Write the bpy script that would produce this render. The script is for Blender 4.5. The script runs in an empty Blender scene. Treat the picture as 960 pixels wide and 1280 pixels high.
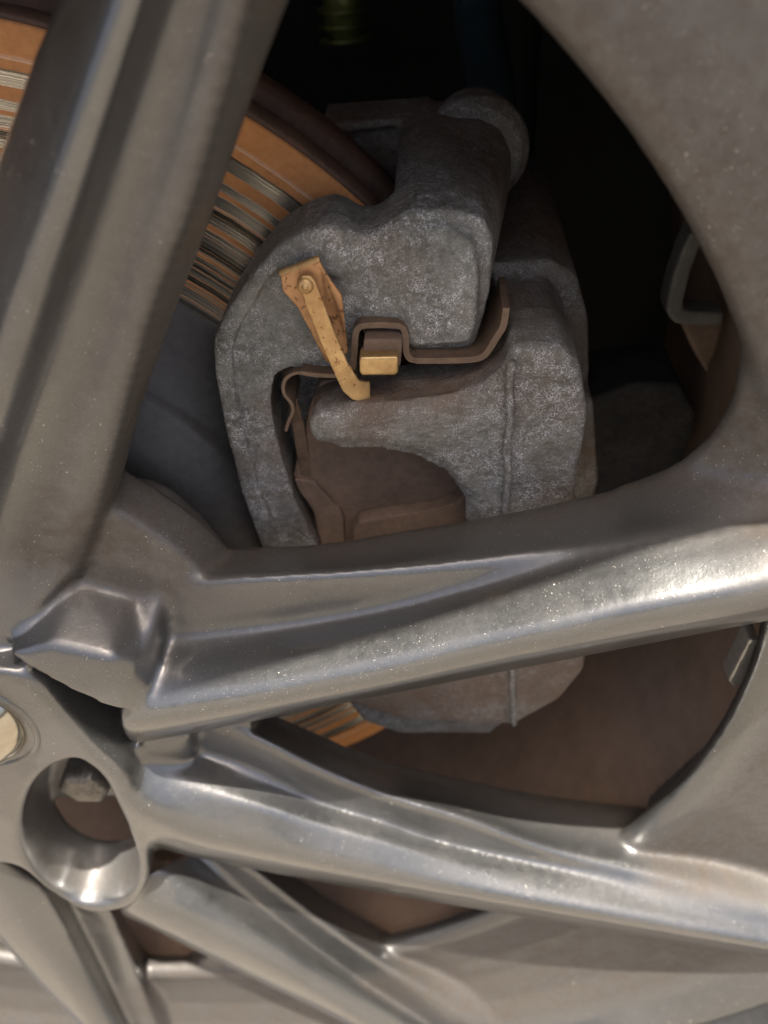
import bpy, bmesh, math, random
import numpy as np
from mathutils import Vector, Matrix

SC = bpy.context.scene
COL = SC.collection
random.seed(4)

# ------------------------------------------------------------------ camera
# World: X to the right, Y along the wheel axle into the car, Z up; hub centre at (0, 0, HZ).
HZ = 0.33
F = 1012.28
VP = (537.57, -253.39)
HUB = (-27.7, 873.4)
DIST = 0.2176
_Y = np.array([(VP[0]-480)/F, -(VP[1]-640)/F, -1.0]); _Y /= np.linalg.norm(_Y)
_Z = np.array([0, 1.0, 0]); _Z = _Z - _Y*(_Z @ _Y); _Z /= np.linalg.norm(_Z)
_X = np.cross(_Y, _Z)
MW = np.stack([_X, _Y, _Z])
CP = -MW @ (np.array([(HUB[0]-480)/F, -(HUB[1]-640)/F, -1.0])*DIST) + np.array([0, 0, HZ])

cam_d = bpy.data.cameras.new('camera')
cam = bpy.data.objects.new('camera', cam_d); COL.objects.link(cam)
cam_d.sensor_fit = 'HORIZONTAL'; cam_d.sensor_width = 36.0; cam_d.lens = 36.0*F/960
cam_d.clip_start = 0.01; cam_d.clip_end = 400
m4 = Matrix.Identity(4)
for i in range(3):
    for j in range(3):
        m4[i][j] = MW[i, j]
    m4[i][3] = CP[i]
cam.matrix_world = m4
cam_d.dof.use_dof = True
cam_d.dof.focus_distance = 0.188
cam_d.dof.aperture_fstop = 15
SC.camera = cam

# ------------------------------------------------------------------ light
SUN_EL = math.radians(78.5)
SUN_AZ = math.radians(12)          # to the right of straight outboard
world = bpy.data.worlds.new('World'); SC.world = world; world.use_nodes = True
nt = world.node_tree; nt.nodes.clear()
sky = nt.nodes.new('ShaderNodeTexSky'); sky.sky_type = 'NISHITA'; sky.sun_disc = False
sdir = Vector((math.cos(SUN_EL)*math.sin(SUN_AZ), -math.cos(SUN_EL)*math.cos(SUN_AZ), math.sin(SUN_EL)))
sky.sun_elevation = SUN_EL
sky.sun_rotation = math.atan2(sdir.x, sdir.y)
sky.dust_density = 7.0; sky.air_density = 0.7; sky.ozone_density = 0.4
bg = nt.nodes.new('ShaderNodeBackground'); bg.inputs['Strength'].default_value = 0.105
wo = nt.nodes.new('ShaderNodeOutputWorld')
nt.links.new(sky.outputs[0], bg.inputs[0]); nt.links.new(bg.outputs[0], wo.inputs[0])
sun_d = bpy.data.lights.new('sun', 'SUN'); sun_d.energy = 5.0; sun_d.angle = math.radians(0.53)
sun_d.color = (1.0, 0.95, 0.87)
sun = bpy.data.objects.new('sun', sun_d); COL.objects.link(sun)
sun.rotation_euler = sdir.to_track_quat('Z', 'Y').to_euler()
SC.view_settings.view_transform = 'Standard'; SC.view_settings.look = 'None'
SC.view_settings.exposure = 1.78; SC.view_settings.gamma = 1.0
SC.view_settings.use_curve_mapping = False
SC.render.engine = 'CYCLES'
SC.cycles.max_bounces = 10; SC.cycles.glossy_bounces = 5; SC.cycles.diffuse_bounces = 5

# ------------------------------------------------------------------ helpers
def W(px, py, h):
    """pixel of the photograph -> point in the plane h millimetres behind the hub face"""
    d = MW @ np.array([(px-480)/F, -(py-640)/F, -1.0])
    t = (h/1000.0 - CP[1])/d[1]
    return CP + d*t
def proj(P):
    c = (P - CP) @ MW
    return np.stack([480 + F*c[:, 0]/-c[:, 2], 640 - F*c[:, 1]/-c[:, 2]], 1)

def catmull(pts, n, seg_even=True):
    P = np.asarray(pts, float)
    if len(P) == 2:
        t = np.linspace(0, 1, n)[:, None]
        return P[0]*(1-t) + P[1]*t
    L = np.concatenate([[0], np.cumsum(np.linalg.norm(np.diff(P, axis=0), axis=1)**0.5 if not seg_even else np.linalg.norm(np.diff(P, axis=0), axis=1))])
    m = np.zeros_like(P)
    for i in range(len(P)):
        a, b = max(i-1, 0), min(i+1, len(P)-1)
        m[i] = (P[b]-P[a])/(L[b]-L[a]+1e-12)
    u = np.linspace(0, L[-1], n)
    k = np.clip(np.searchsorted(L, u, 'right')-1, 0, len(P)-2)
    hh = (L[k+1]-L[k])[:, None]; s = ((u-L[k])[:, None])/hh
    return ((2*s**3-3*s**2+1)*P[k] + (s**3-2*s**2+s)*hh*m[k] + (-2*s**3+3*s**2)*P[k+1] + (s**3-s**2)*hh*m[k+1])

def mesh_from(verts, faces):
    me = bpy.data.meshes.new('m')
    me.from_pydata([tuple(v) for v in verts], [], faces)
    me.validate(); me.update()
    return me

def loft_arrays(sections, closed_caps=True):
    """sections: (N,K,3) closed loops"""
    N, K, _ = sections.shape
    V = sections.reshape(-1, 3); Fc = []
    for i in range(N-1):
        for k in range(K):
            a = i*K+k; b = i*K+(k+1) % K
            Fc.append((a, b, b+K, a+K))
    V = list(map(tuple, V))
    if closed_caps:
        for base, flip in ((0, False), ((N-1)*K, True)):
            c = len(V); V.append(tuple(np.mean(sections[0 if not flip else -1], axis=0)))
            for k in range(K):
                a = base+k; b = base+(k+1) % K
                Fc.append((b, a, c) if not flip else (a, b, c))
    return V, Fc

def fix_normals(me):
    bm = bmesh.new(); bm.from_mesh(me)
    bmesh.ops.recalc_face_normals(bm, faces=bm.faces)
    bm.to_mesh(me); bm.free(); return me

def rail_solid(rails, back, n=60):
    """rails: list of (points [(px,py,h)...], smooth flag); back: list of world-offset rails"""
    R = [catmull([W(*p) for p in r[0]], n) for r in rails]
    sharp = [r[1] for r in rails]
    R2_, s2_ = [R[0]], [True]
    for i_ in range(1, len(R)-1):
        if sharp[i_]:
            for q in (R[i_-1], R[i_+1]):
                d_ = q-R[i_]; l_ = np.linalg.norm(d_, axis=1)[:, None]+1e-9
                R2_.append(R[i_] + d_/l_*np.minimum(0.0013, 0.3*l_)); s2_.append(True)
        else:
            R2_.append(R[i_]); s2_.append(False)
    R = R2_+[R[-1]]; sharp = s2_+[True]
    cols = []; i = 0
    while i < len(R)-1:
        j = i+1
        while j < len(R)-1 and not sharp[j]:
            j += 1
        seg = np.stack(R[i:j+1], 0)
        num = 5*(j-i)+1
        out = np.stack([catmull(seg[:, s], num) for s in range(n)], 1)
        cols.extend(out[:-1]); i = j
    cols.append(R[-1])
    b0 = R[-1].copy(); t0 = R[0].copy()
    cols.append(b0 + back[0]); cols.append(t0 + back[1])
    S = np.stack(cols, 1)
    V, Fc = loft_arrays(S)
    return fix_normals(mesh_from(V, Fc)), np.mean(S, axis=1)

def poly_prism(pts2, h0, h1, hz=None, scale_back=1.0):
    """outline traced in the plane h0 (pixels), swept straight along the axle to h1"""
    A = np.array([W(p[0], p[1], hz if hz is not None else h0) for p in pts2])
    A[:, 1] = h0/1000.0
    return world_prism(A, h0, h1, scale_back)
def world_prism(A, h0, h1, scale_back=1.0):
    A = np.array(A, float); A[:, 1] = h0/1000
    B = A.copy(); c = A.mean(0); B = c+(B-c)*scale_back; B[:, 1] = h1/1000.0
    bm = bmesh.new()
    a = [bm.verts.new(v) for v in A]; b = [bm.verts.new(v) for v in B]
    n = len(a)
    f1 = bm.faces.new(a); f2 = bm.faces.new(list(reversed(b)))
    for i in range(n):
        bm.faces.new((a[i], b[i], b[(i+1) % n], a[(i+1) % n]))
    bmesh.ops.triangulate(bm, faces=[f1, f2])
    bmesh.ops.recalc_face_normals(bm, faces=bm.faces)
    me = bpy.data.meshes.new('m'); bm.to_mesh(me); bm.free(); return me

def hull(pts):
    bm = bmesh.new()
    for p in pts:
        bm.verts.new(p)
    r = bmesh.ops.convex_hull(bm, input=bm.verts)
    for v in [v for v in bm.verts if not v.link_faces]:
        bm.verts.remove(v)
    bmesh.ops.recalc_face_normals(bm, faces=bm.faces)
    me = bpy.data.meshes.new('m'); bm.to_mesh(me); bm.free(); return me

def tube(points, radii, seg=20):
    """closed swept tube through world points"""
    P = np.asarray(points, float); n = len(P)
    if np.isscalar(radii): radii = [radii]*n
    secs = []; up = Vector((0.13, 0.2, 1)).normalized()
    for i in range(n):
        t = Vector(P[min(i+1, n-1)]-P[max(i-1, 0)]).normalized()
        if abs(t.dot(up)) > 0.95: up = Vector((1, 0.1, 0)).normalized()
        a = t.cross(up).normalized(); b = t.cross(a).normalized(); up = -b if (-b).dot(up) > 0 else b
        secs.append([tuple(Vector(P[i]) + (a*math.cos(2*math.pi*k/seg) + b*math.sin(2*math.pi*k/seg))*radii[i]) for k in range(seg)])
    V, Fc = loft_arrays(np.array(secs))
    return fix_normals(mesh_from(V, Fc))

def lathe(profile, a0=0, a1=360, seg=160, centre=(0, 0), closed_profile=True):
    """profile in (r, h) millimetres about the axle direction"""
    full = abs(a1-a0-360) < 1e-6
    n = seg if full else seg+1
    prof = np.array(profile, float)/1000.0
    V = []; Fc = []; K = len(prof)
    for i in range(n):
        a = math.radians(a0+(a1-a0)*i/seg)
        for r, h in prof:
            V.append((centre[0]/1000+r*math.cos(a), h, HZ+centre[1]/1000+r*math.sin(a)))
    kk = K if closed_profile else K-1
    for i in range(seg):
        i2 = (i+1) % n
        for k in range(kk):
            a = i*K+k; b = i*K+(k+1) % K; c = i2*K+(k+1) % K; d = i2*K+k
            Fc.append((a, b, c, d))
    if not full and closed_profile:
        Fc.append(tuple(range(K))); Fc.append(tuple(reversed([seg*K+k for k in range(K)])))
    me = mesh_from(V, Fc)
    bm = bmesh.new(); bm.from_mesh(me)
    bmesh.ops.remove_doubles(bm, verts=bm.verts, dist=1e-7)
    bmesh.ops.recalc_face_normals(bm, faces=bm.faces); bm.to_mesh(me); bm.free()
    return me

def merge(meshes):
    bm = bmesh.new()
    for me in meshes:
        bm.from_mesh(me)
    out = bpy.data.meshes.new('m'); bm.to_mesh(out); bm.free()
    for me in meshes:
        bpy.data.meshes.remove(me)
    return out

def evaluated(me, mods):
    o = bpy.data.objects.new('tmp', me); COL.objects.link(o)
    for typ, kw in mods:
        md = o.modifiers.new('x', typ)
        for k, v in kw.items():
            setattr(md, k, v)
    dg = bpy.context.evaluated_depsgraph_get(); dg.update()
    out = bpy.data.meshes.new_from_object(o.evaluated_get(dg))
    bpy.data.objects.remove(o); return out

def taubin(me, it=10, lam=0.55, mu=-0.57):
    n = len(me.vertices); v = np.empty(n*3); me.vertices.foreach_get('co', v); v = v.reshape(-1, 3)
    e = np.empty(len(me.edges)*2, int); me.edges.foreach_get('vertices', e); e = e.reshape(-1, 2)
    deg = np.bincount(e.ravel(), minlength=n).astype(float)[:, None]; deg[deg == 0] = 1
    for k in range(it):
        for f in (lam, mu) if mu else (lam,):
            s = np.stack([np.bincount(e[:, 0], v[e[:, 1], c], n) + np.bincount(e[:, 1], v[e[:, 0], c], n) for c in range(3)], 1)
            v = v + f*(s/deg - v)
    me.vertices.foreach_set('co', v.ravel()); me.update(); return me

def voxel(meshes, size, smooth=4, fair=8):
    me = merge(meshes)
    out = evaluated(me, [('REMESH', dict(mode='VOXEL', voxel_size=size, use_smooth_shade=True))])
    taubin(out, smooth, 0.5, 0)
    if fair: taubin(out, fair)
    return out

def shade(me, smooth=True):
    me.polygons.foreach_set('use_smooth', [smooth]*len(me.polygons)); me.update(); return me

def obj(name, me, mat, parent=None, smooth=True):
    me.name = name
    shade(me, smooth)
    o = bpy.data.objects.new(name, me); COL.objects.link(o)
    me.materials.clear()
    me.materials.append(mat)
    if parent is not None:
        o.parent = parent
        o.matrix_parent_inverse = parent.matrix_world.inverted()
    return o
def thing(name, label, cat, loc, group=None):
    o = bpy.data.objects.new(name, None); COL.objects.link(o)
    o.location = loc; o.empty_display_size = 0.01
    o.matrix_world = Matrix.Translation(Vector(loc))
    o['label'] = label; o['category'] = cat
    if group: o['group'] = group
    return o
def tag(o, label, cat, group=None, kind=None):
    if label: o['label'] = label
    if cat: o['category'] = cat
    if group: o['group'] = group
    if kind: o['kind'] = kind
    return o

# ------------------------------------------------------------------ materials
def newmat(name):
    m = bpy.data.materials.new(name); m.use_nodes = True
    t = m.node_tree; b = t.nodes['Principled BSDF']
    return m, t, b
def nd(t, typ, **kw):
    n = t.nodes.new(typ)
    for k, v in kw.items():
        if k in n.inputs: n.inputs[k].default_value = v
        else: setattr(n, k, v)
    return n
def noise(t, scale, detail=4, rough=0.55, vec=None, dist=0.0):
    n = nd(t, 'ShaderNodeTexNoise', Scale=scale, Detail=detail, Roughness=rough, Distortion=dist)
    if vec is not None: t.links.new(vec, n.inputs['Vector'])
    return n.outputs['Fac']
def ramp(t, fac, stops):
    r = t.nodes.new('ShaderNodeValToRGB')
    els = r.color_ramp.elements
    while len(els) < len(stops): els.new(0.5)
    for e, (p, c) in zip(els, stops):
        e.position = p; e.color = (c, c, c, 1) if not hasattr(c, '__len__') else (*c, 1)
    t.links.new(fac, r.inputs[0]); return r.outputs[0]
def mix(t, fac, a, b, typ='MIX'):
    n = t.nodes.new('ShaderNodeMix'); n.data_type = 'RGBA'; n.blend_type = typ
    for s, v in ((n.inputs[0], fac), (n.inputs[6], a), (n.inputs[7], b)):
        if hasattr(v, 'is_output') or isinstance(v, bpy.types.NodeSocket): t.links.new(v, s)
        elif hasattr(v, '__len__'): s.default_value = (*v, 1)
        else: s.default_value = v
    return n.outputs[2]
def math_n(t, op, a, b=None, clamp=False):
    n = t.nodes.new('ShaderNodeMath'); n.operation = op; n.use_clamp = clamp
    for s, v in ((n.inputs[0], a), (n.inputs[1], b)):
        if v is None: continue
        if isinstance(v, bpy.types.NodeSocket): t.links.new(v, s)
        else: s.default_value = v
    return n.outputs[0]
def bump(t, b, height, strength, dist):
    n = nd(t, 'ShaderNodeBump', Strength=strength, Distance=dist)
    t.links.new(height, n.inputs['Height']); t.links.new(n.outputs[0], b.inputs['Normal'])
def objco(t):
    return t.nodes.new('ShaderNodeTexCoord').outputs['Object']
def geopos(t):
    return t.nodes.new('ShaderNodeNewGeometry').outputs['Position']

def attr(t, name):
    n = t.nodes.new('ShaderNodeAttribute'); n.attribute_name = name; return n.outputs['Fac']
def silver_paint(name, dirt=0.35):
    m, t, b = newmat(name); p = geopos(t)
    flake = noise(t, 5200, 1, 0.5, p)
    base = mix(t, flake, (0.082, 0.082, 0.08), (0.175, 0.175, 0.17))
    big = ramp(t, noise(t, 28, 5, 0.6, p, 0.4), [(0.40, 0.0), (0.72, 1.0)])
    fine = ramp(t, noise(t, 420, 4, 0.7, p), [(0.38, 0.0), (0.68, 1.0)])
    mid = ramp(t, noise(t, 130, 6, 0.7, p, 0.5), [(0.3, 0.62), (0.62, 1.0)])
    film_shade = math_n(t, 'MULTIPLY', math_n(t, 'ADD', math_n(t, 'MULTIPLY', big, 0.6), math_n(t, 'MULTIPLY', fine, 0.35)), dirt, True)
    laid = math_n(t, 'MULTIPLY', attr(t, 'film_shade'), math_n(t, 'ADD', math_n(t, 'MULTIPLY', mid, 0.75), math_n(t, 'MULTIPLY', fine, 0.25)), True)
    film_shade = math_n(t, 'MAXIMUM', film_shade, laid)
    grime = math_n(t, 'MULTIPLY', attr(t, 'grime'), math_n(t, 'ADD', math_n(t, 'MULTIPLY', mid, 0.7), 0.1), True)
    spots = ramp(t, noise(t, 1100, 2, 0.5, p), [(0.75, 0.0), (0.775, 1.0)])
    specks = ramp(t, noise(t, 2600, 1, 0.5, p), [(0.72, 0.0), (0.76, 1.0)])
    spots = math_n(t, 'MAXIMUM', spots, math_n(t, 'MULTIPLY', specks, 0.6))
    spots = math_n(t, 'MULTIPLY', spots, ramp(t, noise(t, 45, 4, 0.7, p), [(0.36, 0.15), (0.58, 1.0)]))
    base = mix(t, film_shade, base, mix(t, mid, (0.021, 0.0155, 0.010), (0.047, 0.034, 0.023)))
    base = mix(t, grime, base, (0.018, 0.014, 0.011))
    base = mix(t, spots, base, (0.58, 0.52, 0.43))
    t.links.new(base, b.inputs['Base Color'])
    cover = math_n(t, 'MAXIMUM', film_shade, math_n(t, 'MAXIMUM', spots, grime))
    t.links.new(math_n(t, 'SUBTRACT', 0.88, math_n(t, 'MULTIPLY', cover, 0.85), True), b.inputs['Metallic'])
    t.links.new(math_n(t, 'ADD', math_n(t, 'MULTIPLY', cover, 0.33), 0.28, True), b.inputs['Roughness'])
    t.links.new(math_n(t, 'SUBTRACT', 0.75, math_n(t, 'MULTIPLY', cover, 0.75), True), b.inputs['Coat Weight']); b.inputs['Coat Roughness'].default_value = 0.1
    hgt = math_n(t, 'ADD', math_n(t, 'MULTIPLY', spots, 0.6), math_n(t, 'MULTIPLY', fine, 0.25))
    bump(t, b, hgt, 0.25, 0.0004)
    return m

def cast_iron(name, c0=(0.068, 0.069, 0.061), c1=(0.185, 0.183, 0.163), rust=0.25, salt=1.0):
    m, t, b = newmat(name); p = geopos(t)
    a = noise(t, 60, 6, 0.65, p); f = noise(t, 900, 4, 0.7, p)
    base = mix(t, ramp(t, math_n(t, 'ADD', math_n(t, 'MULTIPLY', a, 0.6), math_n(t, 'MULTIPLY', f, 0.4)), [(0.38, 0.0), (0.62, 1.0)]), c0, c1)
    ru = ramp(t, noise(t, 35, 5, 0.6, p, 0.6), [(0.45, 0.0), (0.66, 1.0)])
    base = mix(t, math_n(t, 'MULTIPLY', ru, rust), base, (0.115, 0.07, 0.04))
    lay = math_n(t, 'MULTIPLY', attr(t, 'film_shade'), ramp(t, noise(t, 220, 5, 0.7, p), [(0.25, 0.45), (0.6, 1.0)]), True)
    zone = ramp(t, noise(t, 75, 5, 0.7, p, 0.3), [(0.40, 0.15), (0.58, 1.0)])
    clump = ramp(t, noise(t, 420, 4, 0.7, p, 0.6), [(0.40, 0.0), (0.60, 1.0)])
    sp = math_n(t, 'MULTIPLY', ramp(t, noise(t, 2700, 3, 0.75, p), [(0.47, 0.0), (0.60, 1.0)]), clump)
    sp = math_n(t, 'MAXIMUM', sp, ramp(t, noise(t, 1500, 2, 0.6, p), [(0.66, 0.0), (0.70, 1.0)]))
    saltf = math_n(t, 'MULTIPLY', math_n(t, 'MULTIPLY', zone, sp), 0.72*salt)
    base = mix(t, saltf, base, (0.66, 0.66, 0.68))
    base = mix(t, lay, base, mix(t, a, (0.075, 0.046, 0.03), (0.13, 0.083, 0.053)))
    t.links.new(base, b.inputs['Base Color'])
    b.inputs['Metallic'].default_value = 0.15; b.inputs['Roughness'].default_value = 0.62
    hg = math_n(t, 'ADD', math_n(t, 'MULTIPLY', noise(t, 700, 5, 0.7, p), 1.0), math_n(t, 'MULTIPLY', noise(t, 160, 3, 0.5, p), 1.4))
    bump(t, b, hg, 0.75, 0.0011)
    return m

def plain(name, c0, c1, rough=0.6, metal=0.0, scale=300, bstr=0.3, bdist=0.0004, spots=None):
    m, t, b = newmat(name); p = geopos(t)
    n1 = noise(t, scale, 5, 0.65, p); n2 = noise(t, scale*0.15, 4, 0.6, p)
    fac = ramp(t, math_n(t, 'ADD', math_n(t, 'MULTIPLY', n1, 0.5), math_n(t, 'MULTIPLY', n2, 0.5)), [(0.38, 0.0), (0.62, 1.0)])
    base = mix(t, fac, c0, c1)
    if spots:
        sp = ramp(t, noise(t, spots[0], 3, 0.6, p), [(spots[1], 0.0), (spots[1]+0.06, 1.0)])
        base = mix(t, sp, base, spots[2])
    t.links.new(base, b.inputs['Base Color'])
    b.inputs['Roughness'].default_value = rough; b.inputs['Metallic'].default_value = metal
    bump(t, b, n1, bstr, bdist)
    return m

def disc_mat():
    m, t, b = newmat('brake_disc_steel'); p = geopos(t)
    sep = t.nodes.new('ShaderNodeSeparateXYZ'); t.links.new(p, sep.inputs[0])
    z = math_n(t, 'SUBTRACT', sep.outputs[2], HZ)
    r = math_n(t, 'SQRT', math_n(t, 'ADD', math_n(t, 'MULTIPLY', sep.outputs[0], sep.outputs[0]), math_n(t, 'MULTIPLY', z, z)))
    wob = math_n(t, 'MULTIPLY', math_n(t, 'SUBTRACT', noise(t, 90, 5, 0.7, p), 0.5), 0.0011)
    rj = math_n(t, 'ADD', r, wob)
    def ring_noise(scale, detail, seed):
        n = nd(t, 'ShaderNodeTexNoise', Scale=scale, Detail=detail, Roughness=0.6); n.noise_dimensions = '1D'
        t.links.new(math_n(t, 'ADD', rj, seed), n.inputs['W']); return n.outputs['Fac']
    rust = ramp(t, ring_noise(300, 4, 3.37), [(0.525, 0.0), (0.55, 1.0)])
    edge = ramp(t, math_n(t, 'SUBTRACT', rj, 0.1395), [(0.0, 0.0), (0.0008, 1.0)])
    inner = ramp(t, math_n(t, 'SUBTRACT', 0.1015, rj), [(0.0, 0.0), (0.0008, 1.0)])
    bits = ramp(t, noise(t, 800, 4, 0.7, p), [(0.22, 0.0), (0.34, 1.0)])
    rf = math_n(t, 'MAXIMUM', math_n(t, 'MULTIPLY', rust, bits), math_n(t, 'MAXIMUM', edge, inner))
    steel = mix(t, ring_noise(1500, 2, 1.0), (0.50, 0.46, 0.38), (0.86, 0.80, 0.68))
    dk = math_n(t, 'MULTIPLY', ramp(t, ring_noise(330, 3, 9.1), [(0.52, 0.0), (0.56, 1.0)]), 0.8)
    steel = mix(t, dk, steel, (0.07, 0.055, 0.04))
    ora = mix(t, noise(t, 500, 4, 0.7, p), (0.27, 0.10, 0.026), (0.52, 0.235, 0.075))
    base = mix(t, rf, steel, ora)
    t.links.new(base, b.inputs['Base Color'])
    t.links.new(math_n(t, 'MULTIPLY', math_n(t, 'SUBTRACT', 1.0, rf, True), 0.93), b.inputs['Metallic'])
    t.links.new(math_n(t, 'ADD', math_n(t, 'MULTIPLY', rf, 0.5), 0.25, True), b.inputs['Roughness'])
    b.inputs['Anisotropic'].default_value = 0.8; b.inputs['Anisotropic Rotation'].default_value = 0.25
    tg = t.nodes.new('ShaderNodeTangent'); tg.direction_type = 'RADIAL'; tg.axis = 'Y'
    t.links.new(tg.outputs[0], b.inputs['Tangent'])
    hg = math_n(t, 'ADD', ring_noise(2600, 2, 7.0), math_n(t, 'MULTIPLY', rf, 0.8))
    bump(t, b, hg, 0.3, 0.0002)
    return m

M = {}
M['silver'] = silver_paint('silver_wheel_paint', 0.38)
M['iron'] = cast_iron('cast_iron_bracket')
M['iron2'] = cast_iron('cast_iron_housing', (0.068, 0.066, 0.056), (0.165, 0.158, 0.135), 0.4, 0.8)
M['disc'] = disc_mat()
M['disc_edge'] = plain('disc_rim_rust', (0.06, 0.035, 0.024), (0.11, 0.06, 0.036), 0.75, 0.1, 700, 0.5, 0.0006)
M['hat'] = plain('disc_hat_coating', (0.035, 0.033, 0.031), (0.06, 0.056, 0.052), 0.5, 0.3, 400, 0.15, 0.0003)
M['brown'] = plain('brake_dust_brown', (0.075, 0.047, 0.031), (0.125, 0.08, 0.052), 0.85, 0.0, 500, 0.35, 0.0004)
M['spring'] = plain('dusty_spring_steel', (0.085, 0.055, 0.036), (0.15, 0.10, 0.066), 0.55, 0.35, 500, 0.25, 0.0003)
M['brass'] = plain('golden_spring_steel', (0.33, 0.19, 0.075), (0.56, 0.37, 0.16), 0.46, 0.5, 260, 0.25, 0.0003, (700, 0.62, (0.20, 0.085, 0.03)))
M['brass_dull'] = plain('tarnished_spring_steel', (0.27, 0.135, 0.06), (0.45, 0.25, 0.115), 0.5, 0.45, 380, 0.25, 0.0003, (600, 0.6, (0.12, 0.055, 0.025)))
M['bright'] = plain('bright_tip', (0.26, 0.16, 0.065), (0.46, 0.31, 0.14), 0.36, 0.7, 700, 0.2, 0.0002)
M['chrome'] = plain('cap_chrome', (0.40, 0.36, 0.29), (0.50, 0.46, 0.38), 0.12, 1.0, 300, 0.05, 0.0002)
M['bolt'] = plain('bolt_steel', (0.07, 0.062, 0.052), (0.19, 0.175, 0.15), 0.42, 0.75, 900, 0.35, 0.0005)
M['barrel'] = plain('brake_dust_on_barrel', (0.19, 0.13, 0.092), (0.27, 0.19, 0.138), 0.6, 0.25, 120, 0.15, 0.0004)
M['rubber'] = plain('black_rubber', (0.016, 0.016, 0.016), (0.03, 0.029, 0.028), 0.65, 0.0, 300, 0.3, 0.0005)
M['liner'] = plain('black_liner', (0.011, 0.011, 0.010), (0.02, 0.02, 0.017), 0.75, 0.0, 60, 0.4, 0.002)
M['fender'] = plain('dark_car_paint', (0.03, 0.032, 0.036), (0.034, 0.036, 0.04), 0.25, 0.0, 60, 0.0, 0.001)
M['hose'] = plain('blue_black_hose', (0.02, 0.04, 0.052), (0.034, 0.058, 0.072), 0.45, 0.0, 300, 0.2, 0.0004)
M['green'] = plain('green_coating', (0.2, 0.23, 0.08), (0.28, 0.31, 0.11), 0.3, 0.6, 300, 0.2, 0.0004)
M['pale'] = plain('pale_zinc', (0.075, 0.07, 0.055), (0.12, 0.11, 0.088), 0.55, 0.2, 300, 0.2, 0.0004)
M['shield'] = plain('rough_dark_plate', (0.012, 0.012, 0.011), (0.045, 0.042, 0.038), 0.8, 0.1, 500, 0.8, 0.0015)
M['lead'] = plain('zinc_weight', (0.33, 0.31, 0.27), (0.45, 0.43, 0.38), 0.4, 0.7, 500, 0.2, 0.0003)
M['ground'] = plain('tan_concrete', (0.115, 0.10, 0.08), (0.165, 0.145, 0.118), 0.9, 0.0, 30, 0.4, 0.004)

# ------------------------------------------------------------------ setting
g = mesh_from([(-60, -60, 0), (60, -60, 0), (60, 60, 0), (-60, 60, 0)], [(0, 1, 2, 3)])
tag(obj('ground', g, M['ground'], None, False), 'sunlit tan concrete ground under the wheel', None, None, 'structure')

# ------------------------------------------------------------------ wheel
wheel = thing('alloy_wheel', 'dusty silver alloy wheel with long stepped spokes in front of the brake', 'wheel', (0, 0, 0))

SP = {}
SP['R1'] = [
 ([(150,690,26),(190,690,26),(300,687,25),(400,682,25),(500,666,24),(600,650,23),(700,630,22),(800,604,20),(900,560,18),(1010,500,16)], True),
 ([(150,733,12),(200,730,11),(300,722,9),(400,716,8),(500,709,7),(600,698,6),(700,684,5),(800,669,3),(900,656,2),(1010,640,1)], True),
 ([(150,800,9.5),(200,797,9),(300,788,7.5),(400,776,6.5),(500,758,5),(600,732,4),(700,704,3),(800,684,1),(900,668,0),(1010,650,-1)], True),
 ([(152,852,-1),(175,848,-1),(300,830,-2),(400,813,-3),(500,791,-3.5),(600,766,-4),(700,737,-4),(800,712,-4.5),(900,692,-5),(1010,668,-6)], True),
 ([(150,897,-8),(170,893,-8),(300,872,-9),(400,853,-9.6),(500,832,-10),(600,809,-10.5),(700,786,-11.6),(800,764,-12.2),(900,746,-12.8),(1010,724,-13)], False),
 ([(152,915,-7),(168,917,-7.5),(300,894,-8.5),(400,874,-9),(500,854,-9.5),(600,833,-9.5),(700,813,-10.8),(800,794,-11.4),(900,776,-12),(1010,755,-12.2)], False),
 ([(158,926,-2),(172,930,0),(300,906,0),(420,882,0),(600,847,-1),(800,808,-2),(960,777,-3),(1010,767,-3)], True)]
SP['R2'] = [
 ([(250,868,23),(335,903,22),(400,930,22),(440,948,22),(500,967,23),(600,990,23.5),(700,1008,23.5),(800,1020,23),(1020,1040,20)], True),
 ([(255,893,12),(330,924,9),(400,960,7),(480,992,5.5),(575,1020,4),(692,1062,2.5),(837,1096,0),(960,1123,-2),(1020,1136,-3)], True),
 ([(236,938,10),(320,963,8),(400,1003,6),(480,1027,4.5),(546,1051,3),(692,1083,0.3),(837,1113,-3),(960,1140,-6),(1020,1152,-7)], True),
 ([(150,958,-3),(195,974,-2),(240,984,-1.5),(320,1003,-2),(400,1028,-2.6),(480,1049,-3),(604,1082,-3.6),(773,1115,-5.2),(960,1156,-9),(1020,1168,-10)], True),
 ([(146,985,-8.5),(195,1015,-8.5),(250,1038,-8.5),(400,1074,-9.5),(600,1114,-10.5),(800,1151,-12.5),(960,1181,-14.5),(1020,1192,-15)], False),
 ([(178,1046,-8),(205,1050,-7.5),(245,1062,-7.5),(400,1093,-8.5),(600,1128,-10),(800,1163,-12),(960,1190,-14),(1020,1201,-15)], False),
 ([(190,1058,-2),(210,1064,0),(235,1071,0),(400,1103,-1),(600,1138,-3),(800,1171,-6),(960,1198,-8),(1020,1209,-9)], True)]
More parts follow.
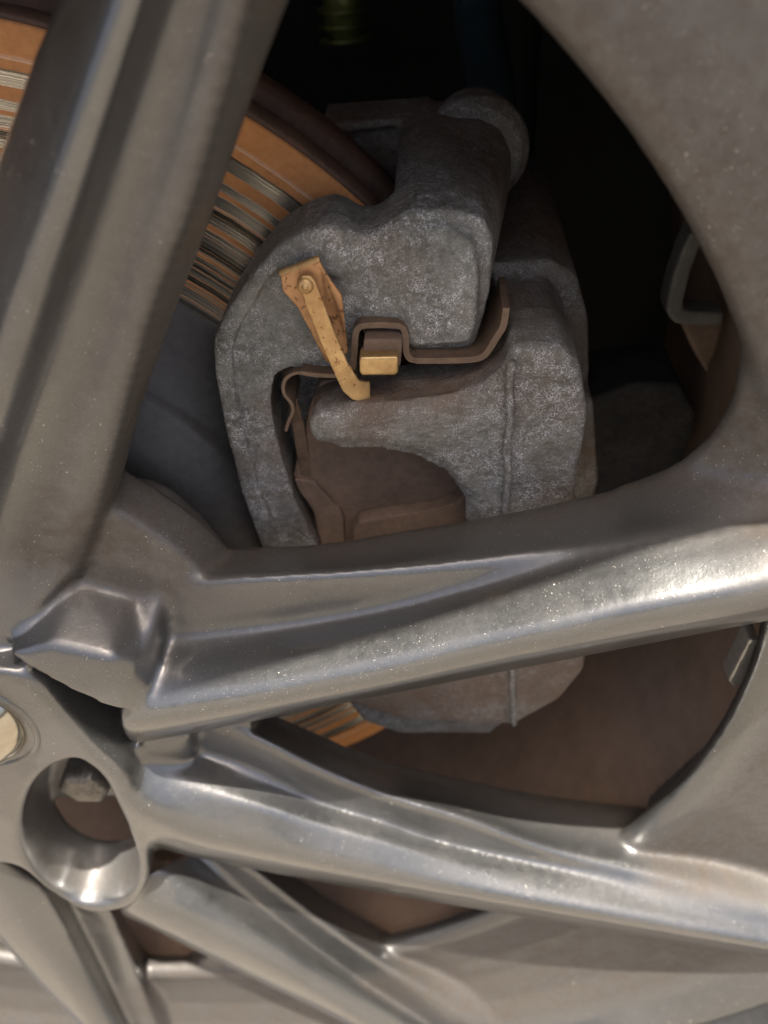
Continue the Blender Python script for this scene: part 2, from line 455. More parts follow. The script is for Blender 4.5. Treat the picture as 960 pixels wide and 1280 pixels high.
SP['R3'] = [
 ([(285,1043,24),(330,1075,22),(400,1120,21),(465,1160,19),(532,1193,14),(620,1240,7),(760,1320,-2)], True),
 ([(270,1050,13),(318,1086,9),(400,1150,5),(480,1205,1),(590,1279,-5),(690,1345,-10)], True),
 ([(240,1062,12),(285,1098,8),(371,1168,4),(450,1226,0),(545,1288,-6),(640,1350,-11)], True),
 ([(195,1086,-1),(262,1124,-2),(371,1190,-5),(450,1240,-8),(525,1288,-11),(610,1345,-15)], True),
 ([(165,1108,-5),(230,1142,-8),(350,1208,-11),(430,1258,-14),(510,1312,-17),(590,1362,-19)], False),
 ([(148,1134,-6),(190,1155,-8.5),(300,1210,-11),(420,1270,-14),(500,1316,-17),(575,1366,-19)], False),
 ([(150,1143,0),(190,1162,-2),(300,1216,-5),(433,1281,-9),(500,1320,-12),(570,1370,-14)], True)]
SP['R4'] = [
 ([(118,1080,24),(140,1115,22),(178,1190,18),(212,1240,11),(250,1310,4)], True),
 ([(108,1085,12),(128,1115,8),(165,1200,4),(196,1285,-4),(220,1340,-8)], True),
 ([(68,1095,10),(85,1125,7),(122,1200,3),(164,1285,-5),(195,1340,-10)], True),
 ([(48,1098,0),(64,1125,-2),(105,1200,-5),(150,1285,-11),(180,1340,-15)], True),
 ([(-30,1060,-5),(20,1140,-8),(70,1215,-12),(125,1292,-16),(155,1340,-19)], False),
 ([(-60,1085,-7),(-10,1155,-9),(45,1220,-12),(110,1287,-16),(145,1330,-19)], False),
 ([(-65,1090,0),(-12,1160,-3),(43,1225,-7),(106,1292,-11),(140,1335,-14)], True)]
SP['L'] = [
 ([(410,-110,13),(365,0,13),(330,90,13),(300,175,13),(260,290,13),(217,400,14),(181,500,15),(153,600,17),(120,700,20)], True),
 ([(352,-110,5),(314,0,5),(276,140,5),(238,270,5),(193,390,6),(157,520,7),(122,655,8),(95,740,10)], True),
 ([(325,-110,3.5),(288,0,3.5),(248,140,3.5),(208,270,3.5),(166,390,4.5),(124,520,5.5),(88,640,6.5),(60,730,8)], False),
 ([(290,-110,5.5),(252,0,5.5),(212,140,5.5),(168,270,5.5),(134,390,6.5),(90,520,7),(50,650,7.5),(25,740,8)], True),
 ([(245,-110,1.5),(208,0,1.5),(165,140,1.5),(122,270,1.5),(78,400,2),(32,540,3),(-12,680,3.5),(-30,760,4)], False),
 ([(200,-110,-5),(165,0,-5),(118,140,-5),(75,270,-5),(30,405,-4.5),(-15,550,-3.5),(-60,690,-2.5),(-80,765,-2)], False),
 ([(150,-110,-1.2),(113,0,-1.2),(72,120,-1.2),(30,245,-1.2),(-10,370,-1),(-60,545,-0.5),(-105,685,0),(-125,762,1)], False),
 ([(106,-110,7),(70,0,7),(45,55,7),(22,120,7),(-3,192,7),(-45,330,7),(-105,520,8),(-155,680,9),(-180,770,9)], True)]
BACK = {'R1': ((0.004, 0.024, 0.004), (0.0, 0.004, -0.003)), 'R2': ((0, 0.022, 0.003), (0, 0.006, -0.003)),
        'R3': ((0, 0.022, 0.002), (-0.001, 0.004, -0.003)), 'R4': ((0.002, 0.022, 0.0), (-0.003, 0.004, -0.001)),
        'L': ((0.005, 0.020, 0.0), (-0.004, 0.010, 0.0))}
pieces = []; lines = {}
for k, rails in SP.items():
    for i_, (pts, sm) in enumerate(rails):
        seq = pts if k != 'L' else pts[::-1]
        (x0, y0, h0), (x1, y1, h1) = seq[-2], seq[-1]
        d_ = math.hypot(x1-x0, y1-y0)
        ext = [(x1+(x1-x0)/d_*s_, y1+(y1-y0)/d_*s_, h1+dh) for s_, dh in ((45, 2.5), (95, 9), (150, 20))]
        rails[i_] = (seq+ext, sm)
for k, rails in SP.items():
    me, cl = rail_solid(rails, (np.array(BACK[k][0]), np.array(BACK[k][1])), 70)
    pieces.append(me); lines[k] = cl

# web in the fork between the upright spoke and the level spoke
pieces.append(hull([W(*p) for p in [(135,610,30),(152,600,26),(178,592,30),(215,604,31),(250,640,31),(292,686,27),(160,640,26),
                                     (118,690,11),(160,692,12),(200,728,11),(250,728,11),(105,740,10),(200,790,10),(90,790,24),(250,760,24)]]))
# fluted boss where the two spokes meet
pieces.append(hull([W(*p) for p in [(96,722,11),(160,745,9.5),(184,782,5),(172,835,-5),(154,893,-10),(120,881,-9.5),(60,850,-8),(8,820,-5.5),(14,800,-1.5),(60,806,-5),(140,824,-7)]] +
                   [W(*p) + np.array([0, 0.022, 0.004]) for p in [(110,745,6),(170,800,3),(150,880,-5),(20,815,-2)]]))
pieces.append(hull([W(*p) for p in [(-140,700,4),(0,690,6),(60,720,8),(8,815,-2),(-120,800,-3),(-160,760,-2)]] +
                   [W(*p) + np.array([0, 0.02, 0.003]) for p in [(-140,700,4),(60,720,8),(8,815,-2),(-120,800,-3)]]))
pieces.append(hull([W(*p) for p in [(160,748,10),(205,733,11.5),(212,797,9.3),(184,782,5.5),(174,835,-4),(196,847,-1),(188,885,-6.5),(158,890,-9),(150,800,12)]]))
pieces.append(hull([W(*p) for p in [(16,798,-1),(98,722,11),(-40,770,2),(-10,690,7),(60,705,8.5),(110,690,10),(20,830,4),(60,760,16)]]))
pieces.append(hull([W(*p) for p in [(172,925,1),(238,918,6),(246,955,7),(215,975,3),(178,974,0.5)]] + [W(*p)+np.array([0, 0.014, 0]) for p in [(172,925,1),(238,918,6),(246,955,7),(178,974,0.5)]]))
# hub plate with its thick rounded edge
hubpoly = [(-160,840),(-40,838),(15,842),(48,858),(73,886),(100,917),(128,946),(150,966),(166,992),(176,1030),(184,1072),(182,1108),(158,1136),(112,1142),(62,1118),(20,1085),(-20,1080),(-120,1090),(-240,1020),(-260,900)]
lug_out = [(96,949),(64,960),(40,983),(27,1013),(24,1045),(33,1078),(58,1112),(98,1132),(140,1132),(164,1118),(173,1085),(162,1045),(145,1008),(124,970)]
def holed_prism(outer, hole, h0, h1, taper, curve=True):
    from mathutils.geometry import tessellate_polygon
    A = np.array([W(px, py, h0) for px, py in outer]); H = np.array([W(px, py, h0) for px, py in hole])
    if curve: A = catmull(np.vstack([A, A[:1]]), 120)[:-1]
    H = catmull(np.vstack([H, H[:1]]), 60)[:-1]
    c = H.mean(0); H2 = c + (H-c)*taper
    A2 = A.copy(); A2[:, 1] = h1/1000; H2[:, 1] = h1/1000
    bm = bmesh.new()
    va = [bm.verts.new(v) for v in A]; vh = [bm.verts.new(v) for v in H]; va2 = [bm.verts.new(v) for v in A2]; vh2 = [bm.verts.new(v) for v in H2]
    for f, bk in (((va, vh), False), ((va2, vh2), True)):
        src = [[Vector((v.co.x, v.co.z, 0)) for v in f[0]], [Vector((v.co.x, v.co.z, 0)) for v in f[1]]]
        flat = f[0]+f[1]
        for t3 in tessellate_polygon(src):
            try: bm.faces.new([flat[i] for i in t3])
            except ValueError: pass
    for u, w in ((va, va2), (vh, vh2)):
        n = len(u)
        for i in range(n): bm.faces.new((u[i], u[(i+1) % n], w[(i+1) % n], w[i]))
    bmesh.ops.recalc_face_normals(bm, faces=bm.faces)
    me = bpy.data.meshes.new('m'); bm.to_mesh(me); bm.free(); return me
pieces.append(holed_prism(hubpoly, lug_out, -8.5, 14, 0.88))
# sunk floor behind the hub plate
pieces.append(lathe([(0, 10), (74, 12), (78, 24), (0, 26)], 0, 360, 96))
# rim flank and window corners
RIMP = [(207.5,17),(205.2,15),(204.4,13),(205.2,10.5),(209,8.5),(217,8.6),(228,9),(240,8.6),(254,6.8),(270,2.5),(284,-5),(291,-14),(294,-16),(297,-14),(298,-7),(290,3),(262,14),(238,17),(218,19)]
def rim_shape(me, fade=26):
    # the window edge runs a little outside a true circle towards the bottom of the wheel
    for v in me.vertices:
        x, z = v.co.x, v.co.z-HZ; r = math.hypot(x, z); a = math.degrees(math.atan2(z, x))
        off = (0.1*max(0.0, min(110.0, 12-a)) + 0.2*max(0.0, min(55.0, -45-a)))*max(0.0, 1-max(0.0, r*1000-207)/fade)/1000
        v.co.x += off*x/r; v.co.z += off*z/r
    return me
pieces.append(rim_shape(lathe(RIMP, -128, 84, 150)))
def corner(a, b):
    me, _ = rail_solid([(a, True), (b, True)], (np.array((0, 0.012, 0)), np.array((0, 0.003, 0))), 40)
    return me
pieces.append(corner([(929,420,12.6),(928,447,12.8),(924,478,13),(914,510,14),(893,545,16),(855,579,18),(805,604,20),(770,614,20.5)],
                     [(975,400,10.5),(980,470,10),(980,540,9),(975,590,7.5),(950,630,6),(910,645,5),(850,640,9),(800,645,10)]))
for fill in ([(902,948,12.5),(872,985,13),(814,1024,18),(812,1062,10),(905,1055,9.5),(940,1000,10)],
             [(606,1146,12.4),(584,1180,13),(548,1197,15),(572,1240,9),(645,1195,10)],
             [(268,1190,12.3),(238,1222,12.6),(206,1231,14),(222,1275,9),(296,1228,10)]):
    pieces.append(hull([W(*p) for p in fill] + [W(*p)+np.array([0, 0.009, 0]) for p in fill]))
body = voxel(pieces, 0.00078, 18, 34)
# split the casting into hub, spokes and rim, keeping its shading continuous
def near(co, pts, sigma):
    c = co.astype(np.float32); d = np.full(len(c), 1e9, np.float32)
    for q in np.asarray(pts, np.float32):
        e = c[:, 0]-q[0]; t_ = e*e
        e = c[:, 1]-q[1]; t_ += e*e
        e = c[:, 2]-q[2]; t_ += e*e
        np.minimum(d, t_, out=d)
    return np.exp(-d/np.float32(sigma*sigma)).astype(float)
def rail_pts(k, i, n=60):
    return catmull([W(*p) for p in SP[k][i][0]], n)
def wear_and_shade(co):
    # brake dust and painted shade: dust thick on the flanks beside the brake window, a black line along the fold of the upright spoke
    film_shade = 0.95*near(co, rail_pts('L', 0), 0.009) + 0.5*near(co, rail_pts('L', 3), 0.0045) + 0.35*near(co, rail_pts('L', 1), 0.006)
    film_shade += 0.95*near(co, [W(170,650,20), W(120,680,12), W(210,680,20), W(150,720,12)], 0.019)
    film_shade += 1.0*near(co, rail_pts('R1', 0), 0.012) + 1.0*near(co, rail_pts('R2', 0), 0.013) + 0.35*near(co, rail_pts('R1', 2), 0.004) + 0.6*near(co, rail_pts('R3', 0), 0.008)  # dust on the spoke tops, deepened to paint in the shade there
    film_shade += 1.0*near(co, [W(95,1040,4), W(100,1080,2), W(80,1000,6), W(60,1040,4), W(140,1060,4), W(100,1120,-5), W(60,1100,-5), W(150,1110,-5)], 0.016)*np.clip((co[:, 1]+0.0070)/0.004, 0, 1)
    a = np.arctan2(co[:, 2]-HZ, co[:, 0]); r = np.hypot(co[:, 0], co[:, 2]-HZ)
    film_shade += 0.75*np.exp(-((r-0.203)/0.012)**2)*(a > 0.25) + 0.75*(r > 0.2)*np.clip((a-0.2)/0.25, 0, 1) + 0.9*np.clip((r-0.208)/0.012, 0, 1)*(a <= 0.2)*np.clip((co[:, 1]+0.008)/0.006, 0, 1)  # last term paints the spoke's shadow onto the lower rim flank
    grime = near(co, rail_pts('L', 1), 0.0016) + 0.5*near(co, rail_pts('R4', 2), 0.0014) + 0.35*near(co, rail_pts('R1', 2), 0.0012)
    return np.clip(film_shade, 0, 1), np.clip(grime, 0, 1)
def split_casting(me):
    n = len(me.vertices); co = np.empty(n*3); me.vertices.foreach_get('co', co); co = co.reshape(-1, 3)
    no = np.empty(n*3); me.vertices.foreach_get('normal', no); no = no.reshape(-1, 3)
    nf = len(me.polygons); lt = np.empty(nf, int); ls = np.empty(nf, int)
    me.polygons.foreach_get('loop_total', lt); me.polygons.foreach_get('loop_start', ls)
    li = np.empty(len(me.loops), int); me.loops.foreach_get('vertex_index', li)
    fc = np.array([co[li[s:s+t]].mean(0) for s, t in zip(ls, lt)]) if not np.all(lt == 4) else co[li.reshape(-1, 4)].mean(1)
    r = np.hypot(fc[:, 0], fc[:, 2]-HZ)
    film_shade, grime = wear_and_shade(co)
    keys = list(lines); dmin = np.full(nf, 1e9); lab = np.zeros(nf, int)
    for i, k in enumerate(keys):
        L = lines[k][::4]
        for q in L:
            d = (fc[:, 0]-q[0])**2 + (fc[:, 2]-q[2])**2
            w = d < dmin; dmin[w] = d[w]; lab[w] = i
    name = lab+2
    name[(r < 0.048) | ((r < 0.080) & (fc[:, 2] < HZ-0.03) & (np.abs(fc[:, 0]-0.018) < 0.024))] = 0
    name[r > 0.2065] = 1
    out = []
    for gidx in range(len(keys)+2):
        fs = np.nonzero(name == gidx)[0]
        if len(fs) == 0: continue
        loops = [li[ls[f]:ls[f]+lt[f]] for f in fs]
        used = np.unique(np.concatenate(loops)); rm = np.full(n, -1); rm[used] = np.arange(len(used))
        m2 = bpy.data.meshes.new('m')
        m2.from_pydata(co[used].tolist(), [], [rm[l].tolist() for l in loops]); m2.update()
        shade(m2); m2.normals_split_custom_set_from_vertices(no[used].tolist())
        for an, av in (('film_shade', film_shade), ('grime', grime)):
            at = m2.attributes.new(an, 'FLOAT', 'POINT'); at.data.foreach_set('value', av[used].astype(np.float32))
        out.append((['hub', 'rim'] + ['spoke']*len(keys), gidx, m2))
    return [(a[i], m) for a, i, m in out]
hub_o = rim_o = None
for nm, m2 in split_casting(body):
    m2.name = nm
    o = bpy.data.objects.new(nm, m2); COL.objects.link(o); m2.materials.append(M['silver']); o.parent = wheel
    if nm == 'hub': hub_o = o
    if nm == 'rim': rim_o = o
# rest of the rim, barrel and tyre
obj('rim', lathe(RIMP, 84, 232, 110), M['silver'], wheel)
bar = [(218.5,19.4),(219.5,21),(219.5,26),(217,60),(217,150),(222,185),(230,198),(240,202),(242,204),(240,208),(228,204),(221,190),(221,60),(221,28),(218,19.2)]
obj('barrel', rim_shape(lathe(bar, 0, 360, 200), 1e6), M['barrel'], wheel)
tyre = [(295,-13),(297,-24),(303,-32),(312,-36),(324,-33),(334,-24),(340,-5),(342,40),(342,140),(338,175),(318,200),(290,208),(262,206),(243,202.5),(245,198),(300,190),(322,150),(322,10),(312,-14),(299,-6)]
obj('tyre', lathe(tyre, 0, 360, 128), M['rubber'], wheel)
# wheel weight clipped to the barrel edge
ww = [W(932,786,24), W(944,786,24), W(926,838,24), W(912,845,24), W(906,838,24)]
obj('balance_weight', voxel([world_prism(np.array(ww), 20, 27)], 0.0005, 3, 0), M['lead'], wheel)

# centre cap
capm = lathe([(0,-18.5),(4,-18.1),(8,-16.9),(11.5,-14.8),(14,-12.2),(15.8,-9.2),(16.6,-6),(16.6,-2),(0,-2)], 0, 360, 96)
cap = obj('centre_cap', capm, M['chrome'], wheel)
obj('ring', lathe([(17.6,-7.5),(18.0,-8.9),(19.0,-9.1),(19.6,-8.4),(19.6,-6),(17.6,-6)], 0, 360, 96), M['silver'], cap)

# lug bolt sunk in the bore
lb = thing('lug_bolt', 'dull hexagonal lug bolt sunk in the oval bore of the hub', 'bolt', (0.014, 0.004, HZ-0.055))
bc = (13.0, -52.0)
head = lathe([(0,2.2),(5.5,2.0),(7.8,3.0),(8.6,5),(8.6,14),(0,14)], 0, 360, 6, bc)
obj('head', voxel([head], 0.0004, 3, 4), M['bolt'], lb)
obj('collar', lathe([(0,13),(10.5,13),(12.5,16),(12.5,20),(0,20)], 0, 360, 48, bc), M['bolt'], lb)

# ------------------------------------------------------------------ brake disc
disc = thing('brake_disc', 'vented brake disc with orange rust rings on its scored steel face', 'brake disc', (0, 0.065, HZ))
dface = [(100.2,66.2),(101.5,65.2),(139.5,65.0),(139.9,64.6),(149.0,64.6),(149.5,65.1),(149.5,74.5),(146.5,75.2),(100,75.2)]
obj('friction_ring', lathe(dface, 0, 360, 256), M['disc'], disc)
obj('rim_edge', lathe([(149.52,65.6),(150.6,67.0),(150.8,73.2),(149.8,75.0),(149.52,75.0)], 0, 360, 256), M['disc_edge'], disc)
obj('vent_core', lathe([(146.2,75.25),(147.4,77.5),(147.4,82.8),(146.2,85.15),(110,85.15),(110,75.25)], 0, 360, 200), M['disc_edge'], disc)
obj('friction_ring', lathe([(149.2,85.2),(150.6,86.5),(150.8,95),(149.6,96.2),(100,96.2),(100,85.2)], 0, 360, 256), M['disc_edge'], disc)
hatp = [(100.0,66.6),(98.8,67.4),(97.2,67.0),(96.2,65.8),(90.2,62.6),(89.2,61.4),(88.4,61.0),(80.0,53.6),(78.6,52.4),(77.8,50.6),(77.0,50.0),(68,43),(60,39),(0,38),(0,60),(85,70),(95,75),(100,75)]
obj('hat', lathe(hatp, 0, 360, 200), M['hat'], disc)

# ------------------------------------------------------------------ brake carrier bracket
carrier = thing('caliper_bracket', 'grey cast iron caliper bracket speckled white with corrosion over the disc edge', 'caliper bracket', tuple(W(480, 350, 50)))
front = [(352,740),(332,690),(303,610),(283,530),(270,460),(268,420),(281,390),(309,346),(343,306),(378,284),(410,275),(428,281),(446,293),(465,292),(488,276),(520,262),(570,262),(604,272),(618,300),(613,365),(603,405),(592,437),(512,441),(508,412),(498,405),(456,405),(447,412),(443,450),(440,470),(362,458),(342,468),(337,488),(339,520),(350,570),(369,630),(398,690),(425,740)]
pieces = [poly_prism(front, 43, 60)]
lip = [(352,740),(332,690),(303,610),(283,530),(270,460),(268,420),(281,390),(309,346),(343,306),(378,284),(410,275),(432,283),(430,300),(395,296),(360,318),(328,357),(300,400),(290,430),(292,470),(304,530),(325,605),(355,690),(375,740)]
pieces.append(poly_prism(lip, 40.5, 58, 43))
fp = [(462,302,43.2),(440,395,43.2),(447,405,43),(500,286,41.6),(560,284,40.2),(590,300,39.4),(600,340,39),(597,400,39),(588,430,39.3),(515,434,41),(510,408,41.3)]
pieces.append(hull([W(*p) for p in fp] + [W(p[0], p[1], 43)+np.array([0, 0.008, 0]) for p in fp]))
pieces.append(poly_prism([(355,300),(420,290),(440,320),(430,345),(350,330)], 40.5, 50, 43))
bridge = [(488,276),(520,258),(575,258),(606,270),(619,300),(614,365),(600,385),(500,360),(490,320)]
pieces.append(poly_prism(bridge, 50, 122, 43))
# inboard leg of the bracket behind the disc
pieces.append(poly_prism([(400,146),(505,139),(540,135),(560,300),(500,260),(470,225)], 112, 126, 112))
pieces.append(poly_prism([(404,150),(505,141),(505,152),(412,166)], 108, 120, 112))
bossc = W(593, 178, 118)
bcx, bcz = bossc[0]*1000, (bossc[2]-HZ)*1000
pieces.append(hull([W(*p) for p in [(530,270,46),(598,276,45),(616,302,45),(611,365,45),(592,400,46),(520,350,46),(515,138,116),(560,132,116),(600,132,116),(628,148,115),(640,180,113),(640,222,106),(630,262,90),(622,300,70)]]))
bracket = voxel(pieces, 0.0008, 9, 4)
def dust(me, spots):
    n = len(me.vertices); co = np.empty(n*3); me.vertices.foreach_get('co', co); co = co.reshape(-1, 3)
    f = np.zeros(n)
    for pts, sg, am in spots:
        f = np.maximum(f, am*near(co, [W(*p) for p in pts], sg))
    a_ = me.attributes.new('film_shade', 'FLOAT', 'POINT'); a_.data.foreach_set('value', f.astype(np.float32)); return me
dust(bracket, [([(342,500,47),(350,550,48),(362,600,48),(378,650,48),(395,690,48)], 0.006, 0.95), ([(440,470,48),(400,465,48),(360,465,48)], 0.004, 0.8),
               ([(530,150,110),(560,160,110),(540,200,90),(570,210,90),(600,230,80)], 0.014, 0.75), ([(440,150,112),(480,200,112)], 0.012, 0.8),
               ([(520,441,46),(580,441,46)], 0.003, 0.8), ([(340,690,44),(370,720,44)], 0.01, 0.6)])
obj('casting', bracket, M['iron'], carrier)
obj('guide_pin_boot', voxel([lathe([(0,106),(12.4,106),(14.6,109),(15.0,112),(11.6,114.5),(13.6,117),(13.8,119),(10.6,121.5),(12.4,124),(12.6,126),(9.5,128),(0,129)], 0, 360, 48, (bcx, bcz))], 0.0005, 3, 2), M['iron2'], carrier)

# ------------------------------------------------------------------ caliper housing
cal = thing('brake_caliper', 'dusty cast iron brake caliper housing with a pointed finger over the pads', 'brake caliper', tuple(W(660, 560, 40)))
fing = [(386,540),(386,528),(396,518),(440,507),(500,503),(560,496),(600,482),(632,458),(640,432),(670,428),(704,432),(726,458),(735,515),(728,560),(716,592),(713,640),(722,720),(735,800),(730,835),(700,872),(640,906),(560,903),(500,900),(440,880),(425,850),(430,820),(520,830),(560,800),(580,740),(586,660),(582,618),(560,588),(520,567),(470,558),(420,557),(396,553)]
hp = [poly_prism(fing, 34, 52)]
hp.append(poly_prism([(638,436),(702,434),(724,460),(733,515),(726,560),(712,592),(710,640),(720,720),(732,800),(727,835),(698,870),(640,902),(620,840),(600,740),(600,640),(610,520)], 32.5, 135, 34))
hp.append(poly_prism([(398,528),(450,516),(560,506),(625,478),(632,640),(600,650),(594,612),(566,580),(520,558),(470,548),(410,546)], 32.6, 44, 34))
# flange further back
hp.append(poly_prism([(640,500),(742,500),(748,600),(735,660),(640,660)], 60, 90, 60))
hp.append(poly_prism([(610,330),(690,325),(722,345),(736,400),(737,470),(640,470)], 70, 140, 70))
cm = voxel(hp, 0.0009, 4, 3)
dust(cm, [([(400,500,44),(450,488,42),(500,482,40),(540,478,40),(580,470,40),(610,455,42),(470,495,37),(560,485,37),(625,430,50),(640,390,60)], 0.0075, 1.0),
          ([(660,330,90),(690,360,90),(650,300,100),(690,280,120),(725,420,80)], 0.02, 0.9), ([(420,556,40),(500,562,40),(560,586,40),(584,620,40)], 0.004, 0.8),
          ([(720,620,40),(735,560,60),(740,600,70)], 0.01, 0.8), ([(470,880,38),(560,895,38),(620,900,38),(520,860,36),(600,850,36),(680,860,34),(700,830,34)], 0.016, 1.0)])
obj('housing', cm, M['iron2'], cal)
# casting flash line down the housing
fl = [W(641,452,31.7), W(637,480,31.7), W(638,520,31.7), W(634,560,31.7), W(635,600,31.7), W(631,645,31.7), W(634,720,31.7), W(640,840,31.9), W(642,905,32.6)]
fl = catmull(fl, 50) + np.random.default_rng(2).normal(0, 0.00012, (50, 3))*np.array([1, 0.3, 0.2])
obj('casting_seam', tube(fl, 0.0010, 10), M['iron2'], cal)
obj('lower_lug', voxel([poly_prism([(430,872),(470,878),(625,896),(628,905),(612,917),(500,917),(455,902)], 40, 56)], 0.0008, 4, 2), M['iron2'], cal)

# ------------------------------------------------------------------ brake pad
pad = thing('brake_pad', 'brown dusty brake pad between the caliper finger and the disc', 'brake pad', tuple(W(480, 600, 52)))
bp = [(400,478),(440,472),(520,470),(620,450),(650,480),(650,760),(620,850),(440,850),(400,760),(398,672),(392,636),(372,604),(366,596),(378,548),(386,512)]
obj('backing_plate', voxel([poly_prism(bp, 47, 52.5)], 0.0006, 3, 2), M['brown'], pad)
obj('friction_block', voxel([poly_prism([(410,500),(600,490),(640,560),(640,760),(600,830),(430,800),(405,690),(398,600)], 52, 64.6)], 0.0009, 3, 0), M['brown'], pad)
obj('piston_shim', voxel([poly_prism([(438,720),(440,664),(448,652),(480,646),(540,642),(572,628),(592,600),(620,600),(620,720)], 42, 47)], 0.0006, 4, 2), M['brown'], pad)
obj('shoulder', voxel([poly_prism([(367,598),(395,603),(402,632),(424,634),(430,650),(432,700),(406,700),(398,668),(392,640),(372,612)], 45.5, 50)], 0.0005, 3, 2), M['brown'], pad)
ear = obj('ear', voxel([poly_prism([(456,416),(504,416),(501,450),(452,450)], 37, 54, 40)], 0.0004, 3, 2), M['brown'], pad)
obj('ear_tip', voxel([poly_prism([(449,447),(498,446),(498,467),(494,470),(452,470),(449,466)], 34, 39)], 0.00035, 3, 2), M['bright'], ear)

# ------------------------------------------------------------------ spring clips
def ribbon(pix, h, thick_px, h1, hz=None):
    """thin folded sheet: path in the image plane h, swept along the axle to h1"""
    P = catmull([W(px, py, hz or h) for px, py in pix], 80)
    P[:, 1] = h/1000
    T = np.gradient(P, axis=0); N = np.stack([-T[:, 2], 0*T[:, 0], T[:, 0]], 1)
    N /= np.linalg.norm(N, axis=1)[:, None]+1e-12
    th = thick_px*0.00018/2
    a = P+N*th; b = P-N*th
    d = np.array([0, (h1-h)/1000, 0])
    S = np.stack([a, b, b+d, a+d], 1)
    V, Fc = loft_arrays(S); return fix_normals(mesh_from(V, Fc))
def sheet(pix, hs, th):
    """flat sheet-metal outline with its own depth for every point"""
    A = np.array([W(px, py, h) for (px, py), h in zip(pix, hs)])
    B = A.copy(); B[:, 1] += th/1000
    bm = bmesh.new(); a = [bm.verts.new(v) for v in A]; b = [bm.verts.new(v) for v in B]; n = len(a)
    f1 = bm.faces.new(a); f2 = bm.faces.new(list(reversed(b)))
    for i in range(n): bm.faces.new((a[i], b[i], b[(i+1) % n], a[(i+1) % n]))
    bmesh.ops.triangulate(bm, faces=[f1, f2]); bmesh.ops.recalc_face_normals(bm, faces=bm.faces)
    me = bpy.data.meshes.new('m'); bm.to_mesh(me); bm.free(); return me
clip = thing('abutment_clip', 'thin brown steel abutment clip folded round the pad ear', 'clip', tuple(W(500, 450, 42)))
obj('channel', ribbon([(441,462),(443,440),(445,416),(450,409),(460,407),(494,407),(503,410),(507,420),(508,440),(513,449),(525,451)], 39.5, 8.0, 52), M['spring'], clip, False)
obj('rail', ribbon([(520,451),(560,451),(594,449),(606,444),(622,420),(629,408),(633,385)], 38.5, 8.5, 54), M['spring'], clip, False)
obj('rail', ribbon([(446,470),(420,470),(395,469),(376,466)], 39.5, 6.0, 52), M['spring'], clip, False)
obj('leaf', voxel([sheet([(360,498),(372,500),(380,530),(386,562),(391,600),(377,602),(370,565),(364,530)], [44,44,45.5,46.5,47,47,46.5,45.5], 1.2)], 0.0004, 3, 1), M['spring'], clip)
obj('curl', ribbon([(380,466),(368,467),(358,473),(354,483),(356,494),(364,504),(366,514),(361,527),(357,539)], 41, 4.5, 54), M['spring'], clip, False)

ind = thing('wear_indicator', 'golden riveted spring tab with a slanting bent arm on the bracket', 'spring tab', tuple(W(400, 400, 37)))
plate = sheet([(350,345),(399,326),(406,340),(427,370),(429,384),(431,405),(435,440),(418,458),(407,452),(393,425),(372,385),(354,365)], [36.5,36.5,36.6,37,37.2,38,40.5,42,42,39.5,37.5,36.8], 1.0)
pl = obj('plate', voxel([plate], 0.00022, 2, 2), M['brass_dull'], ind)
obj('folded_lip', voxel([sheet([(349,346),(348,340),(397,321),(400,327)], [36.2,36.8,36.8,36.2], 1.3)], 0.00018, 2, 1), M['brass'], pl)
rv = W(382, 356, 35.4); rc = (rv[0]*1000, (rv[2]-HZ)*1000)
obj('rivet', lathe([(0,33.6),(0.55,33.7),(0.75,34.1),(1.0,34.15),(1.5,34.3),(1.85,34.9),(1.85,37),(0,37)], 0, 360, 28, rc), M['brass'], pl)
arm = sheet([(372,352),(378,345),(388,345),(394,352),(404,378),(418,416),(436,458),(420,472),(402,432),(384,388)], [34.9,34.9,34.9,34.9,34.6,34.2,33.6,33.6,34.2,34.7], 0.9)
ar = obj('arm', voxel([arm], 0.00022, 2, 2), M['brass'], ind)
obj('foot', voxel([sheet([(419,470),(437,457),(443,468),(449,477),(462,478),(463,499),(456,504),(440,500),(428,489)], [33.6,33.6,34.2,35,37,37,36.5,35.5,34.4], 0.9)], 0.00022, 2, 2), M['brass'], ar)

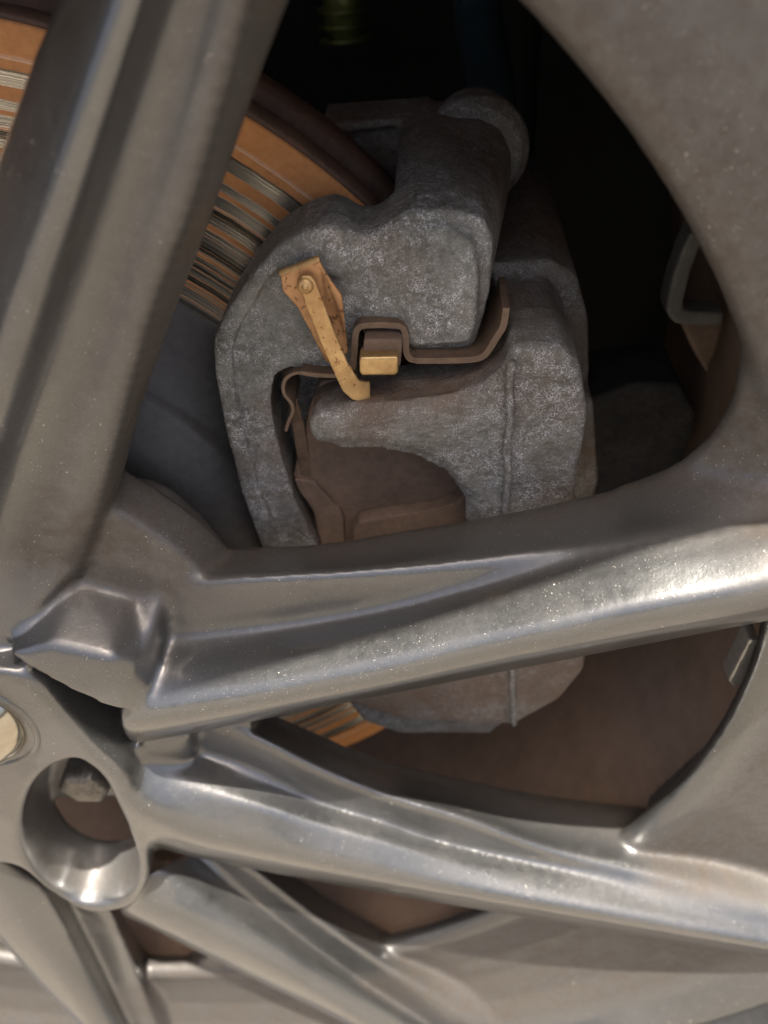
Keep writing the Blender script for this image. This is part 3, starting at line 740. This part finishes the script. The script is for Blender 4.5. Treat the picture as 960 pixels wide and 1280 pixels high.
# ------------------------------------------------------------------ behind the brake
carb = thing('car_body', 'black wheel arch of the car, lost in shadow behind the brake', 'car body', (0, 0.2, HZ))
lin = [(365,-46),(372,-50),(372,300),(360,330),(0,330),(0,334),(364,334),(376,302),(376,-46)]
obj('arch_liner', lathe(lin, 0, 360, 96), M['liner'], carb)
xs = np.linspace(-0.75, 0.75, 76); prof = []
for x in xs:
    ax = abs(x)
    ze = HZ + (0.364 if ax < 0.24 else max(0.364 - 3.2*(ax-0.24)**1.15, -0.12))
    hf = -0.0862 + 0.131*x  # unseen fender: overhang and taper shaped to cast shade over the spokes
    prof.append([(x, -0.045, ze+0.012), (x, hf+0.006, ze+0.002), (x, hf, ze+0.004), (x, hf+0.004, ze+0.10), (x, hf+0.03, HZ+0.62), (x, hf+0.10, HZ+0.70), (x, hf+0.106, HZ+0.70), (x, hf+0.04, HZ+0.61), (x, hf+0.012, ze+0.10), (x, -0.045, ze+0.02)])
V, Fc = loft_arrays(np.array(prof))
obj('shade_fender', fix_normals(mesh_from(V, Fc)), M['fender'], carb)

hose = obj('brake_hose', tube(catmull([W(592,-60,215), W(598,20,205), W(606,70,190), W(614,130,165), W(620,200,140)], 30), 0.0085, 20), M['hose'])
tag(hose, 'thick blue-black rubber hose rising behind the caliper bracket', 'hose')
rod = obj('strut_rod', tube(catmull([W(650,-60,260), W(645,60,255), W(640,190,250)], 12), 0.010, 18), M['liner'])
tag(rod, 'slim black rod beside the hose in the shadow', 'rod')
bs = thing('bump_stop', 'greenish ribbed bush glinting in the dark above the bracket', 'bush', tuple(W(432, 20, 250)))
obj('sleeve', tube([W(425,-60,250), W(430,0,250), W(433,42,250)], [0.008, 0.0085, 0.0085], 24), M['green'], bs)
for q in range(3):
    obj('rib', tube([W(429+q, 8+q*18, 250), W(429.5+q, 13+q*18, 250)], [0.0105, 0.0105], 24), M['green'], bs)
clipb = thing('hose_bracket', 'pale bent bracket strip in the dark at the window edge', 'bracket', tuple(W(860, 370, 88)))
obj('strip', voxel([ribbon([(874,292),(864,312),(852,345),(845,372),(843,386),(850,396),(868,399),(905,400)], 84, 26, 92)], 0.0007, 4, 2), M['pale'], clipb)
obj('gusset', voxel([poly_prism([(846,396),(908,398),(900,430),(884,468),(866,440)], 90, 93)], 0.0007, 3, 0), M['spring'], clipb)

shield = obj('dust_shield', voxel([hull([W(*p) for p in [(735,500,96),(790,478,100),(850,480,104),(872,520,106),(850,590,108),(780,640,104),(730,640,98)]] + [W(*p)+np.array([0, 0.03, 0]) for p in [(735,500,96),(850,480,104),(850,590,108),(730,640,98)]])], 0.0012, 3, 0), M['shield'])
tag(shield, 'rough dark grey shield plate in shadow between caliper and rim', 'shield')
